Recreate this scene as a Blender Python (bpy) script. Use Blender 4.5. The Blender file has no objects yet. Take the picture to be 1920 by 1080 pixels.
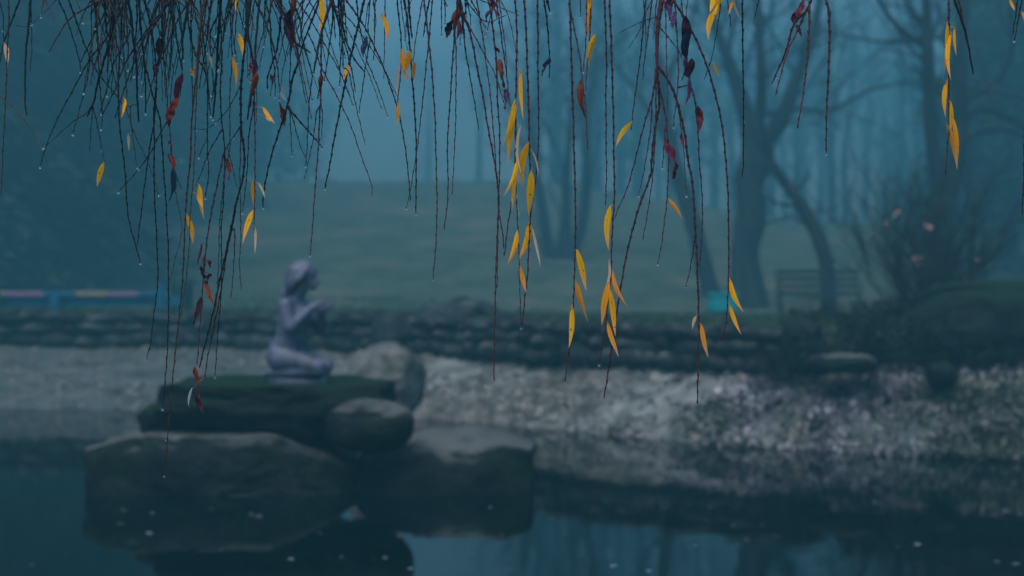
import bpy, bmesh, math, random
import numpy as np
from mathutils import Vector, Matrix, noise
R = math.radians
rnd = random.Random(7)
scene = bpy.context.scene
COL = scene.collection

# ------------------------------------------------------------ camera, world, sun, exposure
F = 2666.67                      # focal length in photo pixels (50 mm on 36 mm, 1920 px wide)
HZ, EYE = 510.0, 1.6             # horizon row, eye height above the water
cd = bpy.data.cameras.new('camera'); cam = bpy.data.objects.new('camera', cd); COL.objects.link(cam)
cam.location = (0, 0, EYE); cam.rotation_euler = (R(90), 0, 0)
cd.lens = 50; cd.sensor_width = 36; cd.shift_y = -30 / 1920; cd.clip_start = 0.05; cd.clip_end = 1000
cd.dof.use_dof = True; cd.dof.focus_distance = 2.93; cd.dof.aperture_fstop = 2.9
scene.camera = cam
world = bpy.data.worlds.new('World'); scene.world = world; world.use_nodes = True
wn = world.node_tree.nodes; wl = world.node_tree.links
bg = wn['Background']; sky = wn.new('ShaderNodeTexSky'); sky.sky_type = 'NISHITA'; sky.sun_disc = False
sky.sun_elevation = R(62); sky.sun_rotation = R(205); sky.air_density = 1.0; sky.dust_density = 2.5; sky.ozone_density = 1.5
wl.new(sky.outputs[0], bg.inputs[0]); bg.inputs[1].default_value = 0.11
sd = bpy.data.lights.new('sun', 'SUN'); sun = bpy.data.objects.new('sun', sd); COL.objects.link(sun)
sd.energy = 1.5; sd.angle = R(35); sd.color = (1.0, 0.9, 0.78)
# the sun stands behind the camera, a little to its left
sdir = Vector((math.sin(R(205)) * math.cos(R(62)), math.cos(R(205)) * math.cos(R(62)), math.sin(R(62))))
sun.rotation_euler = sdir.to_track_quat('Z', 'Y').to_euler()
scene.view_settings.view_transform = 'Standard'; scene.view_settings.look = 'None'
scene.view_settings.exposure = 1.76; scene.view_settings.gamma = 1.0; scene.view_settings.use_curve_mapping = False
scene.render.engine = 'CYCLES'; scene.cycles.use_denoising = True
scene.cycles.max_bounces = 6; scene.cycles.volume_bounces = 0
HAZE_DENSITY = 0.0175
HAZE_COLOR = (0.105, 0.42, 0.55)

# ------------------------------------------------------------ helpers
def pt(px, py, D):               # a point seen at photo pixel px, py at distance D
    return Vector(((px - 960) / F * D, D, EYE - (py - HZ) / F * D))

def tag(o, label=None, cat=None, group=None, kind=None):
    if label: o['label'] = label
    if cat: o['category'] = cat
    if group: o['group'] = group
    if kind: o['kind'] = kind
    return o

def empty(name, loc=(0, 0, 0), rz=0):
    o = bpy.data.objects.new(name, None); COL.objects.link(o); o.location = loc; o.rotation_euler = (0, 0, rz)
    o.empty_display_size = 0.1
    return o

def link(name, me, mat=None, parent=None, loc=None, smooth=True):
    o = bpy.data.objects.new(name, me); COL.objects.link(o)
    if mat is not None and len(me.materials) == 0: me.materials.append(mat)
    if parent is not None: o.parent = parent
    if loc is not None: o.location = loc
    return o

def mesh(name, vs, fs, smooth=True, uvs=None):
    me = bpy.data.meshes.new(name); me.from_pydata([tuple(v) for v in vs], [], fs)
    if uvs is not None:
        ul = me.uv_layers.new(name='UVMap')
        idx = np.empty(len(me.loops), dtype=np.int32); me.loops.foreach_get('vertex_index', idx)
        ul.data.foreach_set('uv', np.array(uvs, dtype=np.float32)[idx].ravel())
    if smooth: me.polygons.foreach_set('use_smooth', [True] * len(me.polygons))
    me.update(); return me

class MB:
    def __init__(s): s.v = []; s.f = []
    def tube(s, pts, rad, n=6, cap=True):
        pts = [Vector(p) for p in pts]; base = len(s.v); m = len(pts); u = None
        for i, p in enumerate(pts):
            t = (pts[min(i + 1, m - 1)] - pts[max(i - 1, 0)])
            t = t.normalized() if t.length > 1e-9 else Vector((0, 0, 1))
            if u is None: u = t.orthogonal().normalized()
            else:
                u = u - t * u.dot(t)
                u = u.normalized() if u.length > 1e-6 else t.orthogonal().normalized()
            w = t.cross(u); r = rad[i] if not isinstance(rad, (int, float)) else rad
            for k in range(n):
                a = 2 * math.pi * k / n; s.v.append(p + (u * math.cos(a) + w * math.sin(a)) * r)
        for i in range(m - 1):
            for k in range(n):
                a = base + i * n + k; b = base + i * n + (k + 1) % n
                s.f.append((a, b, b + n, a + n))
        if cap:
            s.f.append(tuple(base + k for k in reversed(range(n)))); s.f.append(tuple(base + (m - 1) * n + k for k in range(n)))
        return s
    def box(s, c, d, rz=0, bev=0.0):
        c = Vector(c); b = len(s.v); hx, hy, hz = d[0] / 2, d[1] / 2, d[2] / 2
        rot = Matrix.Rotation(rz, 3, 'Z')
        k = min(bev, hx * .8, hy * .8, hz * .8)
        if k <= 0:
            for z in (-hz, hz):
                for x, y in ((-hx, -hy), (hx, -hy), (hx, hy), (-hx, hy)): s.v.append(c + rot @ Vector((x, y, z)))
            s.f += [(b, b + 3, b + 2, b + 1), (b + 4, b + 5, b + 6, b + 7)] + [(b + i, b + (i + 1) % 4, b + 4 + (i + 1) % 4, b + 4 + i) for i in range(4)]
        else:
            rings = [(-hz, k), (-hz + k, 0), (hz - k, 0), (hz, k)]
            for z, q in rings:
                x, y = hx - q, hy - q
                for X, Y in ((-x + k, -y), (x - k, -y), (x, -y + k), (x, y - k), (x - k, y), (-x + k, y), (-x, y - k), (-x, -y + k)):
                    s.v.append(c + rot @ Vector((X, Y, z)))
            for i in range(3):
                for j in range(8): s.f.append((b + i * 8 + j, b + i * 8 + (j + 1) % 8, b + i * 8 + 8 + (j + 1) % 8, b + i * 8 + 8 + j))
            s.f.append(tuple(b + j for j in reversed(range(8)))); s.f.append(tuple(b + 24 + j for j in range(8)))
        return s
    def build(s, name, mat, parent=None, smooth=False):
        return link(name, mesh(name, s.v, s.f, smooth), mat, parent)

def spline(P, step):             # Catmull-Rom through P, resampled
    P = [Vector(p) for p in P]
    if len(P) == 2: Q = [P[0], P[1]]
    Q = []
    E = [P[0] * 2 - P[1]] + P + [P[-1] * 2 - P[-2]]
    for i in range(1, len(E) - 2):
        a, b, c, d = E[i - 1], E[i], E[i + 1], E[i + 2]
        n = max(1, int((c - b).length / step))
        for j in range(n):
            t = j / n
            Q.append(0.5 * ((2 * b) + (c - a) * t + (2 * a - 5 * b + 4 * c - d) * t * t + (3 * b - a - 3 * c + d) * t ** 3))
    Q.append(P[-1]); return Q

def lerp(a, b, t): return a + (b - a) * t
def interp(x, xs, ys): return float(np.interp(x, xs, ys))

# ------------------------------------------------------------ materials
def mat_noise(name, c1, c2, scale=5, rough=.85, bump=.3, bscale=30, detail=6, c3=None, c3scale=1.5, c3lo=.5, c3hi=.65, spec=.06, coat=0, bdist=.02, up=None, upcol=None, stretch=None):
    m = bpy.data.materials.new(name); m.use_nodes = True; n = m.node_tree.nodes; l = m.node_tree.links
    b = n['Principled BSDF']; b.inputs['Roughness'].default_value = rough; b.inputs['Specular IOR Level'].default_value = spec
    b.inputs['Coat Weight'].default_value = coat
    tc = n.new('ShaderNodeTexCoord'); src = tc.outputs['Object']
    if stretch:
        mp = n.new('ShaderNodeMapping'); mp.inputs['Scale'].default_value = stretch; l.new(src, mp.inputs[0]); src = mp.outputs[0]
    t = n.new('ShaderNodeTexNoise'); t.inputs['Scale'].default_value = scale; t.inputs['Detail'].default_value = detail; l.new(src, t.inputs['Vector'])
    r = n.new('ShaderNodeValToRGB'); r.color_ramp.elements[0].position = .35; r.color_ramp.elements[1].position = .68
    r.color_ramp.elements[0].color = (*c1, 1); r.color_ramp.elements[1].color = (*c2, 1); l.new(t.outputs['Fac'], r.inputs[0])
    out = r.outputs[0]
    if c3:
        t3 = n.new('ShaderNodeTexNoise'); t3.inputs['Scale'].default_value = c3scale; t3.inputs['Detail'].default_value = 4; l.new(src, t3.inputs['Vector'])
        m3 = n.new('ShaderNodeMapRange'); m3.inputs[1].default_value = c3lo; m3.inputs[2].default_value = c3hi; l.new(t3.outputs['Fac'], m3.inputs[0])
        x = n.new('ShaderNodeMix'); x.data_type = 'RGBA'; l.new(m3.outputs[0], x.inputs['Factor']); l.new(out, x.inputs['A']); x.inputs['B'].default_value = (*c3, 1); out = x.outputs['Result']
    if upcol:                     # upward faces take upcol: moss on rock_moss, a paler top on rock_low
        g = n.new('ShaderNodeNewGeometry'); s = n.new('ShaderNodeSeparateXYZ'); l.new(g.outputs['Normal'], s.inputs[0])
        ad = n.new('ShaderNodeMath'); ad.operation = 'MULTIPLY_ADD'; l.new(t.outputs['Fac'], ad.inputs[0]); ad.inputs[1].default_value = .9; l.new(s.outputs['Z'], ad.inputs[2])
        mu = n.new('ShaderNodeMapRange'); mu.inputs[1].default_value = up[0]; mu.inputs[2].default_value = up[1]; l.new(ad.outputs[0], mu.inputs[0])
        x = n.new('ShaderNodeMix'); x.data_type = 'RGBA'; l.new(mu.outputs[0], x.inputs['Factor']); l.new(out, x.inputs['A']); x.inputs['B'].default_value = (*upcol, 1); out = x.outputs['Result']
    l.new(out, b.inputs['Base Color'])
    if bump:
        tb = n.new('ShaderNodeTexNoise'); tb.inputs['Scale'].default_value = bscale; tb.inputs['Detail'].default_value = 8; l.new(src, tb.inputs['Vector'])
        bp = n.new('ShaderNodeBump'); bp.inputs['Strength'].default_value = bump; bp.inputs['Distance'].default_value = bdist
        l.new(tb.outputs['Fac'], bp.inputs['Height']); l.new(bp.outputs[0], b.inputs['Normal'])
    return m

def mat_leaf(name, base, tip, spot, transl=.5, spot_lo=.66, rough=.5, rib=None):
    m = bpy.data.materials.new(name); m.use_nodes = True; n = m.node_tree.nodes; l = m.node_tree.links
    b = n['Principled BSDF']; out = n['Material Output']; b.inputs['Roughness'].default_value = rough; b.inputs['Specular IOR Level'].default_value = .12
    uv = n.new('ShaderNodeUVMap'); s = n.new('ShaderNodeSeparateXYZ'); l.new(uv.outputs[0], s.inputs[0])
    oi = n.new('ShaderNodeObjectInfo'); tc = n.new('ShaderNodeTexCoord')
    t = n.new('ShaderNodeTexNoise'); t.inputs['Scale'].default_value = 90; t.inputs['Detail'].default_value = 5; l.new(tc.outputs['Object'], t.inputs['Vector'])
    # along the leaf: base colour to a withered tip, ragged by the noise
    a = n.new('ShaderNodeMath'); a.operation = 'MULTIPLY_ADD'; l.new(t.outputs['Fac'], a.inputs[0]); a.inputs[1].default_value = .45; l.new(s.outputs['Y'], a.inputs[2])
    mr = n.new('ShaderNodeMapRange'); mr.inputs[1].default_value = .75; mr.inputs[2].default_value = 1.2; l.new(a.outputs[0], mr.inputs[0])
    x = n.new('ShaderNodeMix'); x.data_type = 'RGBA'; x.inputs['A'].default_value = (*base, 1); x.inputs['B'].default_value = (*tip, 1); l.new(mr.outputs[0], x.inputs['Factor'])
    t2 = n.new('ShaderNodeTexNoise'); t2.inputs['Scale'].default_value = 170; t2.inputs['Detail'].default_value = 2; l.new(tc.outputs['Object'], t2.inputs['Vector'])
    m2 = n.new('ShaderNodeMapRange'); m2.inputs[1].default_value = spot_lo; m2.inputs[2].default_value = spot_lo + .05; l.new(t2.outputs['Fac'], m2.inputs[0])
    x2 = n.new('ShaderNodeMix'); x2.data_type = 'RGBA'; l.new(x.outputs['Result'], x2.inputs['A']); x2.inputs['B'].default_value = (*spot, 1); l.new(m2.outputs[0], x2.inputs['Factor'])
    # midrib
    ab = n.new('ShaderNodeMath'); ab.operation = 'ABSOLUTE'
    su = n.new('ShaderNodeMath'); su.operation = 'SUBTRACT'; su.inputs[1].default_value = .5; l.new(s.outputs['X'], su.inputs[0]); l.new(su.outputs[0], ab.inputs[0])
    m4 = n.new('ShaderNodeMapRange'); m4.inputs[1].default_value = .03; m4.inputs[2].default_value = .09; m4.inputs[3].default_value = .45; m4.inputs[4].default_value = 0; l.new(ab.outputs[0], m4.inputs[0])
    x3 = n.new('ShaderNodeMix'); x3.data_type = 'RGBA'; l.new(x2.outputs['Result'], x3.inputs['A']); x3.inputs['B'].default_value = (*(rib or spot), 1); l.new(m4.outputs[0], x3.inputs['Factor'])
    m5 = n.new('ShaderNodeMapRange'); m5.inputs[1].default_value = .40; m5.inputs[2].default_value = .52; m5.inputs[4].default_value = .55; l.new(ab.outputs[0], m5.inputs[0])
    me_ = n.new('ShaderNodeMath'); me_.operation = 'MULTIPLY'; l.new(m5.outputs[0], me_.inputs[0]); l.new(t.outputs['Fac'], me_.inputs[1])
    x4 = n.new('ShaderNodeMix'); x4.data_type = 'RGBA'; l.new(me_.outputs[0], x4.inputs['Factor']); l.new(x3.outputs['Result'], x4.inputs['A']); x4.inputs['B'].default_value = (*spot, 1); x3 = x4
    hs = n.new('ShaderNodeHueSaturation'); hh = n.new('ShaderNodeMapRange'); hh.inputs[3].default_value = .482; hh.inputs[4].default_value = .506; wn_ = n.new('ShaderNodeTexWhiteNoise'); wn_.noise_dimensions = '1D'; l.new(oi.outputs['Random'], wn_.inputs['W']); l.new(wn_.outputs['Value'], hh.inputs[0]); l.new(hh.outputs[0], hs.inputs['Hue']); v = n.new('ShaderNodeMapRange'); v.inputs[3].default_value = .72; v.inputs[4].default_value = 1.08; l.new(oi.outputs['Random'], v.inputs[0]); l.new(v.outputs[0], hs.inputs['Value']); l.new(x3.outputs['Result'], hs.inputs['Color'])
    l.new(hs.outputs[0], b.inputs['Base Color'])
    tr = n.new('ShaderNodeBsdfTranslucent'); l.new(hs.outputs[0], tr.inputs[0]); mx = n.new('ShaderNodeMixShader'); mx.inputs[0].default_value = transl
    l.new(b.outputs[0], mx.inputs[1]); l.new(tr.outputs[0], mx.inputs[2]); l.new(mx.outputs[0], out.inputs['Surface'])
    return m

M = {}
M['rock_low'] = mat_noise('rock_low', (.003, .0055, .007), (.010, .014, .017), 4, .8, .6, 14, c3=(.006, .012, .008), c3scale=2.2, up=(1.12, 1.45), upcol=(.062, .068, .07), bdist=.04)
M['rock_moss'] = mat_noise('rock_moss', (.002, .004, .005), (.007, .010, .011), 5, .85, .6, 16, up=(1.0, 1.4), upcol=(.005, .015, .007), bdist=.04)
M['rock_grey'] = mat_noise('rock_grey', (.05, .055, .058), (.13, .13, .125), 4, .85, .5, 14, bdist=.04, c3=(.03, .04, .03), c3scale=3)
M['stone'] = mat_noise('wall_stone', (.004, .007, .009), (.016, .02, .023), 5, .85, .5, 20, c3=(.055, .06, .062), c3scale=2.6, c3lo=.58, c3hi=.7)
M['sand'] = mat_noise('sand', (.085, .096, .10), (.19, .205, .21), 6, .95, .6, 14, c3=(.05, .056, .056), c3scale=3.5, c3lo=.5, c3hi=.66, bdist=.06, stretch=(.6, 1.4, 1))
n_ = M['sand'].node_tree.nodes; l_ = M['sand'].node_tree.links; bb = n_['Principled BSDF']; src_ = bb.inputs['Base Color'].links[0].from_socket
tc_ = next(q for q in n_ if q.type == 'TEX_COORD'); sx_ = n_.new('ShaderNodeSeparateXYZ'); l_.new(tc_.outputs['Object'], sx_.inputs[0])
mr_ = n_.new('ShaderNodeValToRGB'); md0 = n_.new('ShaderNodeMapRange'); md0.inputs[1].default_value = -4; md0.inputs[2].default_value = 6; l_.new(sx_.outputs['X'], md0.inputs[0]); l_.new(md0.outputs[0], mr_.inputs[0])
for q_, (p_, v_) in enumerate([(.05, .72), (.34, .1), (.6, .05), (.68, .7), (1, .8)]):
    e_ = mr_.color_ramp.elements[q_] if q_ < 2 else mr_.color_ramp.elements.new(p_)
    e_.position = p_; e_.color = (v_, v_, v_, 1)
mx_ = n_.new('ShaderNodeMix'); mx_.data_type = 'RGBA'; l_.new(mr_.outputs[0], mx_.inputs['Factor']); l_.new(src_, mx_.inputs['A']); mx_.inputs['B'].default_value = (.022, .034, .036, 1); l_.new(mx_.outputs['Result'], bb.inputs['Base Color'])   # darker ground towards the left and right ends
M['meadow'] = mat_noise('meadow_grass', (.028, .042, .028), (.058, .076, .052), .8, .95, .6, 6, c3=(.085, .08, .06), c3scale=.35, c3lo=.52, c3hi=.7, bdist=.1)
M['bark'] = mat_noise('bark', (.008, .010, .011), (.022, .024, .024), 6, .9, .6, 12, stretch=(1, 1, .25))
M['twig_dark'] = mat_noise('twig_dark', (.003, .004, .008), (.010, .009, .014), 60, .45, .2, 300, bdist=.001, spec=.12)
M['twig_red'] = mat_noise('twig_red', (.024, .007, .012), (.06, .017, .024), 60, .45, .2, 300, bdist=.001, spec=.12)
M['twig_brown'] = mat_noise('twig_brown', (.02, .009, .005), (.05, .022, .012), 60, .5, .2, 300, bdist=.001, spec=.12)
M['bronze'] = mat_noise('statue_paint', (.036, .048, .085), (.064, .08, .135), 7, .55, .6, 18, c3=(.010, .018, .028), c3scale=9, c3lo=.52, c3hi=.72, stretch=(1, 1, .3), bdist=.01, spec=.4)
M['grass'] = mat_noise('grass_blades', (.014, .03, .018), (.034, .055, .032), 3, .8, 0)
M['litter'] = mat_noise('leaf_litter', (.035, .035, .045), (.21, .20, .23), 1.6, .8, 0, c3=(.05, .06, .05), c3scale=1.2, c3lo=.5, c3hi=.58)
M['gravel'] = mat_noise('gravel', (.07, .072, .07), (.2, .2, .19), 6, .85, 0)
M['shrub'] = mat_noise('shrub_leaves', (.005, .011, .010), (.014, .024, .019), 3, .7, 0)
M['conifer'] = mat_noise('conifer_needles', (.01, .022, .016), (.022, .04, .026), 3, .8, 0)
M['teal'] = mat_noise('teal_paint', (.008, .17, .21), (.012, .22, .26), 6, .45, .1, 30)
M['blue'] = mat_noise('blue_paint', (.006, .07, .13), (.01, .09, .16), 6, .5, .1, 30)
M['pink'] = mat_noise('pink_paint', (.13, .085, .17), (.16, .10, .2), 6, .5, .1, 30)
M['cream'] = mat_noise('cream_paint', (.15, .14, .11), (.18, .165, .13), 6, .5, .1, 30)
M['green'] = mat_noise('green_paint', (.004, .03, .028), (.006, .045, .04), 6, .5, .1, 30)
M['dark_wood'] = mat_noise('dark_wood', (.005, .005, .006), (.014, .012, .014), 6, .7, .3, 30)
M['metal'] = mat_noise('dark_metal', (.02, .022, .024), (.03, .032, .034), 6, .5, .1, 30)
M['pinkleaf'] = mat_noise('pale_pink_leaf', (.42, .25, .22), (.6, .38, .32), 3, .7, 0)
LM = {
 'y': mat_leaf('leaf_yellow', (.86, .42, .004), (.84, .40, .12), (.22, .07, .005), .45, .66, rib=(.5, .2, .005)),
 'o': mat_leaf('leaf_orange', (.80, .34, .02), (.70, .40, .20), (.25, .10, .02), .45, .66),
 'p': mat_leaf('leaf_pale', (.62, .46, .28), (.55, .50, .42), (.35, .22, .12), .5, .72),
 'w': mat_leaf('leaf_silver', (.42, .44, .50), (.5, .52, .6), (.2, .2, .25), .4, .72),
 'm': mat_leaf('leaf_maroon', (.12, .014, .036), (.09, .02, .05), (.03, .01, .02), .3, .6),
 'r': mat_leaf('leaf_rust', (.17, .035, .012), (.14, .02, .03), (.05, .015, .015), .35, .62),
 'u': mat_leaf('leaf_purple', (.09, .035, .11), (.12, .05, .13), (.02, .01, .04), .3, .6),
 'b': mat_leaf('leaf_blueblack', (.014, .022, .06), (.02, .03, .07), (.01, .01, .02), .15, .6),
 'd': mat_leaf('leaf_dead', (.04, .012, .028), (.07, .018, .03), (.015, .008, .012), .2, .55),
}
def vary(m, lo, hi, island=False):   # each stone, pebble or leaf its own tone
    n = m.node_tree.nodes; l = m.node_tree.links; b = n['Principled BSDF']; s_ = b.inputs['Base Color'].links[0].from_socket
    g = n.new('ShaderNodeNewGeometry') if island else n.new('ShaderNodeObjectInfo'); o_ = g.outputs['Random Per Island'] if island else g.outputs['Random']
    r = n.new('ShaderNodeMapRange'); r.inputs[3].default_value = lo; r.inputs[4].default_value = hi; l.new(o_, r.inputs[0])
    h = n.new('ShaderNodeHueSaturation'); l.new(r.outputs[0], h.inputs['Value']); l.new(s_, h.inputs['Color']); l.new(h.outputs[0], b.inputs['Base Color'])
vary(M['stone'], .6, 2.0); vary(M['gravel'], .5, 1.25, True); vary(M['litter'], .2, 2.4, True); vary(M['shrub'], .4, 1.4, True); vary(M['grass'], .6, 1.7, True)
# water
mw = bpy.data.materials.new('pond_water'); mw.use_nodes = True; n = mw.node_tree.nodes; l = mw.node_tree.links
b = n['Principled BSDF']; b.inputs['Base Color'].default_value = (.001, .004, .005, 1); b.inputs['Roughness'].default_value = .03; b.inputs['IOR'].default_value = 1.33
tc = n.new('ShaderNodeTexCoord'); mp = n.new('ShaderNodeMapping'); mp.inputs['Scale'].default_value = (1, 1, 1); l.new(tc.outputs['Object'], mp.inputs[0])
t1 = n.new('ShaderNodeTexNoise'); t1.inputs['Scale'].default_value = 3.2; t1.inputs['Detail'].default_value = 4; l.new(mp.outputs[0], t1.inputs['Vector'])
bp = n.new('ShaderNodeBump'); bp.inputs['Strength'].default_value = .16; bp.inputs['Distance'].default_value = .01
l.new(t1.outputs['Fac'], bp.inputs['Height']); l.new(bp.outputs[0], b.inputs['Normal'])
M['water'] = mw
# drops of water
md = bpy.data.materials.new('dew'); md.use_nodes = True; b = md.node_tree.nodes['Principled BSDF']
b.inputs['Transmission Weight'].default_value = 1; b.inputs['IOR'].default_value = 1.33; b.inputs['Roughness'].default_value = 0
M['dew'] = md

# ------------------------------------------------------------ terrain
SX = [-30, -12, -6.2, -2.9, -1.6, 0, .8, 2, 3.5, 4.6, 8, 30]; SY = [19, 17.4, 16.8, 16.5, 16.0, 14.9, 14.3, 13.2, 12.5, 12.1, 11.5, 9]
WX = [-30, -12, -6.8, -3, -1, .8, 2.4, 3.6, 5, 8, 30]; WY = [21, 19.6, 19, 18.5, 17.1, 15.1, 14.1, 13.6, 13.3, 12.9, 11]
def shore(x): return interp(x, SX, SY)
def wally(x): return interp(x, WX, WY)
def height(x, y):
    s = shore(x) + .25 * noise.noise(Vector((x * .9, 3, 0))); w = wally(x)
    nz = noise.noise(Vector((x * 1.3, y * 1.3, 0))) * .05 + noise.noise(Vector((x * 4, y * 4, 5))) * .02
    if y < 3.2:
        return .12 + nz - max(0, y - 1.4) * .5
    if y < s:
        return max(-1.0, -(s - y) * .30, -.3 - (y - 3.2) * .8) if y < 5 else max(-1.0, -(s - y) * .30) + nz * .3
    if y < w + .12:
        t = (y - s) / (w + .12 - s)
        return .655 * (t ** .8) + nz * min(1, t * 4) * (1 if t < .85 else .4)
    base = 1.06
    crest = interp(x, [2, 14], [6.4, 3.9]); cy = interp(x, [2, 14], [75, 68])
    d = y - w
    if d < .35: return lerp(.655, base - .04, (d - .12) / .23) + nz * .3
    if y < 32: return lerp(base - .03, .64, (y - w - .35) / (32 - w - .35)) + nz * .7
    if y < 40: return lerp(.64, 1.15, (y - 32) / 8) + nz
    if y < cy:
        t = (y - 40) / (cy - 40); return lerp(1.15, crest, t) + nz * 3
    return crest + (y - cy) * .012 + nz * 3
def axis(segs):
    out = [segs[0][0]]
    for a, b_, st in segs:
        k = max(1, round((b_ - a) / st)); out += [a + (b_ - a) * (i + 1) / k for i in range(k)]
    return out
gx = axis([(-140, -30, 8), (-30, -9, .8), (-9, 9, .13), (9, 30, .8), (30, 140, 8)])
gy = axis([(-40, 0, 4), (0, 11, .5), (11, 20.5, .1), (20.5, 42, .4), (42, 80, 1.2), (80, 190, 10)])
nx = len(gx); V = [(x, y, height(x, y)) for y in gy for x in gx]
bankf, meadf = [], []
for j in range(len(gy) - 1):
    for i in range(nx - 1):
        a = j * nx + i; cy_ = (gy[j] + gy[j + 1]) / 2; cx_ = (gx[i] + gx[i + 1]) / 2
        (meadf if cy_ > wally(cx_) + .25 else bankf).append((a, a + 1, a + nx + 1, a + nx))
def sub(name, faces, mat):
    used = sorted({i for f in faces for i in f}); mp_ = {k: i for i, k in enumerate(used)}
    o = link(name, mesh(name, [V[k] for k in used], [tuple(mp_[i] for i in f) for f in faces]), mat); return tag(o, kind='structure')
sub('pond_bank', bankf, M['sand']); sub('meadow', meadf, M['meadow'])
wv = [(-90, .5, 0), (90, .5, 0), (90, 22, 0), (-90, 22, 0)]
tag(link('pond_water', mesh('pond_water', wv, [(0, 1, 2, 3)], False), M['water']), kind='structure')

# ------------------------------------------------------------ rocks
def rock(name, c, size, seed, mat, parent=None, sub_=5, amp=.16, box=.35, rz=0, freq=1.6, cut=None, f2=1.0):
    bm = bmesh.new(); bmesh.ops.create_icosphere(bm, subdivisions=sub_, radius=1)
    off = Vector((seed * 7.3, seed * 3.1, seed * 5.7)); sx, sy, sz = size
    for v in bm.verts:
        p = v.co.normalized()
        m = (abs(p.x) ** 5 + abs(p.y) ** 5 + abs(p.z) ** 5) ** .2; q = p * (1 - box) + (p / m) * box * .97
        d = noise.noise(q * freq + off) * amp + noise.noise(q * freq * 2.7 + off) * amp * .4 + noise.noise(q * freq * 7 + off) * amp * .13 * f2 - f2 * .045 * max(0, 1 - abs(noise.noise(q * freq * 1.9 + off * 1.3)) * 14) - f2 * .02 * max(0, 1 - abs(noise.noise(q * freq * 4.6 + off * .7)) * 9)
        # a few flat chipped faces
        q = q * (1 + d)
        for k in range(5):
            nn = Vector((math.sin(seed + k * 2.1), math.cos(seed * 1.7 + k * 1.3), math.sin(seed * .9 + k * 4.2) * .8)).normalized()
            e = q.dot(nn) - (.84 + .05 * k + .22 * box)
            if e > 0: q = q - nn * e * .8
        v.co = Vector((q.x * sx, q.y * sy, q.z * sz))
        if cut: v.co = cut(v.co)
    bm.normal_update(); me = bpy.data.meshes.new(name); bm.to_mesh(me); bm.free()
    me.polygons.foreach_set('use_smooth', [True] * len(me.polygons))
    o = link(name, me, mat, parent, c); o.rotation_euler = (0, 0, rz); return o

def trim(v, lo, hi, top, rough=.035):   # a broken, roughly vertical end face and a flat top
    k = noise.noise(Vector((v.y * 3, v.z * 4, lo))) * rough * 1.6 + noise.noise(Vector((v.y * 9, v.z * 11, hi))) * rough * .6
    x = max(v.x, lo + k + (v.x - lo) * .12) if v.x < lo else (min(v.x, hi + k + (v.x - hi) * .12) if v.x > hi else v.x)
    return Vector((x, v.y, min(v.z, top + noise.noise(Vector((x * 2.5, v.y * 2.5, 1))) * rough)))
def rock_px(name, x0, x1, y0, y1, D, depth, seed, mat, label, **k):
    a = pt(x0, y0, D); b_ = pt(x1, y1, D)
    o = rock(name, (a + b_) / 2, ((b_.x - a.x) / 2 * 1.04, depth / 2, (a.z - b_.z) / 2 * 1.06), seed, mat, **k)
    return tag(o, label, 'rock')
def slope_left(v):               # lower slab thins towards its left end
    v = v.copy(); v.z *= 1
    return v
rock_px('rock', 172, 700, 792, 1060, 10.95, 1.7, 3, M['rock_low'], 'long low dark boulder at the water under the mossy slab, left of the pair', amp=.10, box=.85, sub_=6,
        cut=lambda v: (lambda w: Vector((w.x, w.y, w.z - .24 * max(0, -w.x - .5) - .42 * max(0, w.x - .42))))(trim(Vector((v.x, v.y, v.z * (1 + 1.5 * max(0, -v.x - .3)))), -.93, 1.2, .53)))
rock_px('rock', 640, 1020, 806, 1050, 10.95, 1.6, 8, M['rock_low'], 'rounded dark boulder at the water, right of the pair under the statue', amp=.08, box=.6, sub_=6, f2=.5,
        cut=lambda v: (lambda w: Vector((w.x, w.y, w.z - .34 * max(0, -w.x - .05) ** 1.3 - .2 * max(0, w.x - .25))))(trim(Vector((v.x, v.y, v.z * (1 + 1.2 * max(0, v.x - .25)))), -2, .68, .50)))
rock_px('rock', 298, 742, 690, 822, 10.95, 1.3, 5, M['rock_moss'], 'flat mossy slab carrying the kneeling statue', amp=.15, box=.62, sub_=6, cut=lambda v: trim(Vector((v.x, v.y, v.z if v.z > 0 else v.z * (1 - .2 * abs(noise.noise(Vector((v.x * 3, 0, 4))))))), -.84, .88, .175, .02))
rock_px('rock', 400, 560, 770, 830, 11.1, .7, 12, M['rock_moss'], 'dark wedge of rock added to close the gap under the middle of the mossy slab', sub_=4, amp=.1)  # added rock, closes the gap where light showed through
rock_px('rock', 264, 345, 758, 815, 10.7, .5, 11, M['rock_moss'], 'small dark rock under the left end of the mossy slab', sub_=4, amp=.14)
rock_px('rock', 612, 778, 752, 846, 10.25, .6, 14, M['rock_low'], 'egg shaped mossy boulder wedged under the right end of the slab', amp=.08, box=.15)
rock_px('rock', 640, 798, 646, 790, 13.6, 1.1, 21, M['rock_grey'], 'pale grey sloping boulder just behind the statue', amp=.12, box=.15, cut=lambda v: Vector((v.x, v.y, v.z - .3 * max(0, -v.x - .02))))
rock_px('rock', 700, 850, 583, 655, 17.6, 1.0, 24, M['stone'], 'dark boulder at the end of the stone wall behind the statue', sub_=4, amp=.2)
rock_px('rock', 790, 935, 563, 650, 17.9, 1.2, 27, M['stone'], 'taller dark boulder against the stone wall right of the statue', sub_=4, amp=.2)
rock_px('rock', 905, 1010, 590, 655, 17.2, .8, 29, M['stone'], 'low dark boulder set in the stone wall', sub_=4, amp=.2)
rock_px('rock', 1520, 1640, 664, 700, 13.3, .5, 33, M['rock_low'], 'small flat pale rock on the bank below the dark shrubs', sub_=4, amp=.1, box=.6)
rock_px('rock', 1680, 2090, 548, 716, 14.2, 1.6, 36, M['rock_moss'], 'large dark mossy boulder on the bank at the right edge', amp=.16, box=.4)
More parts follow.
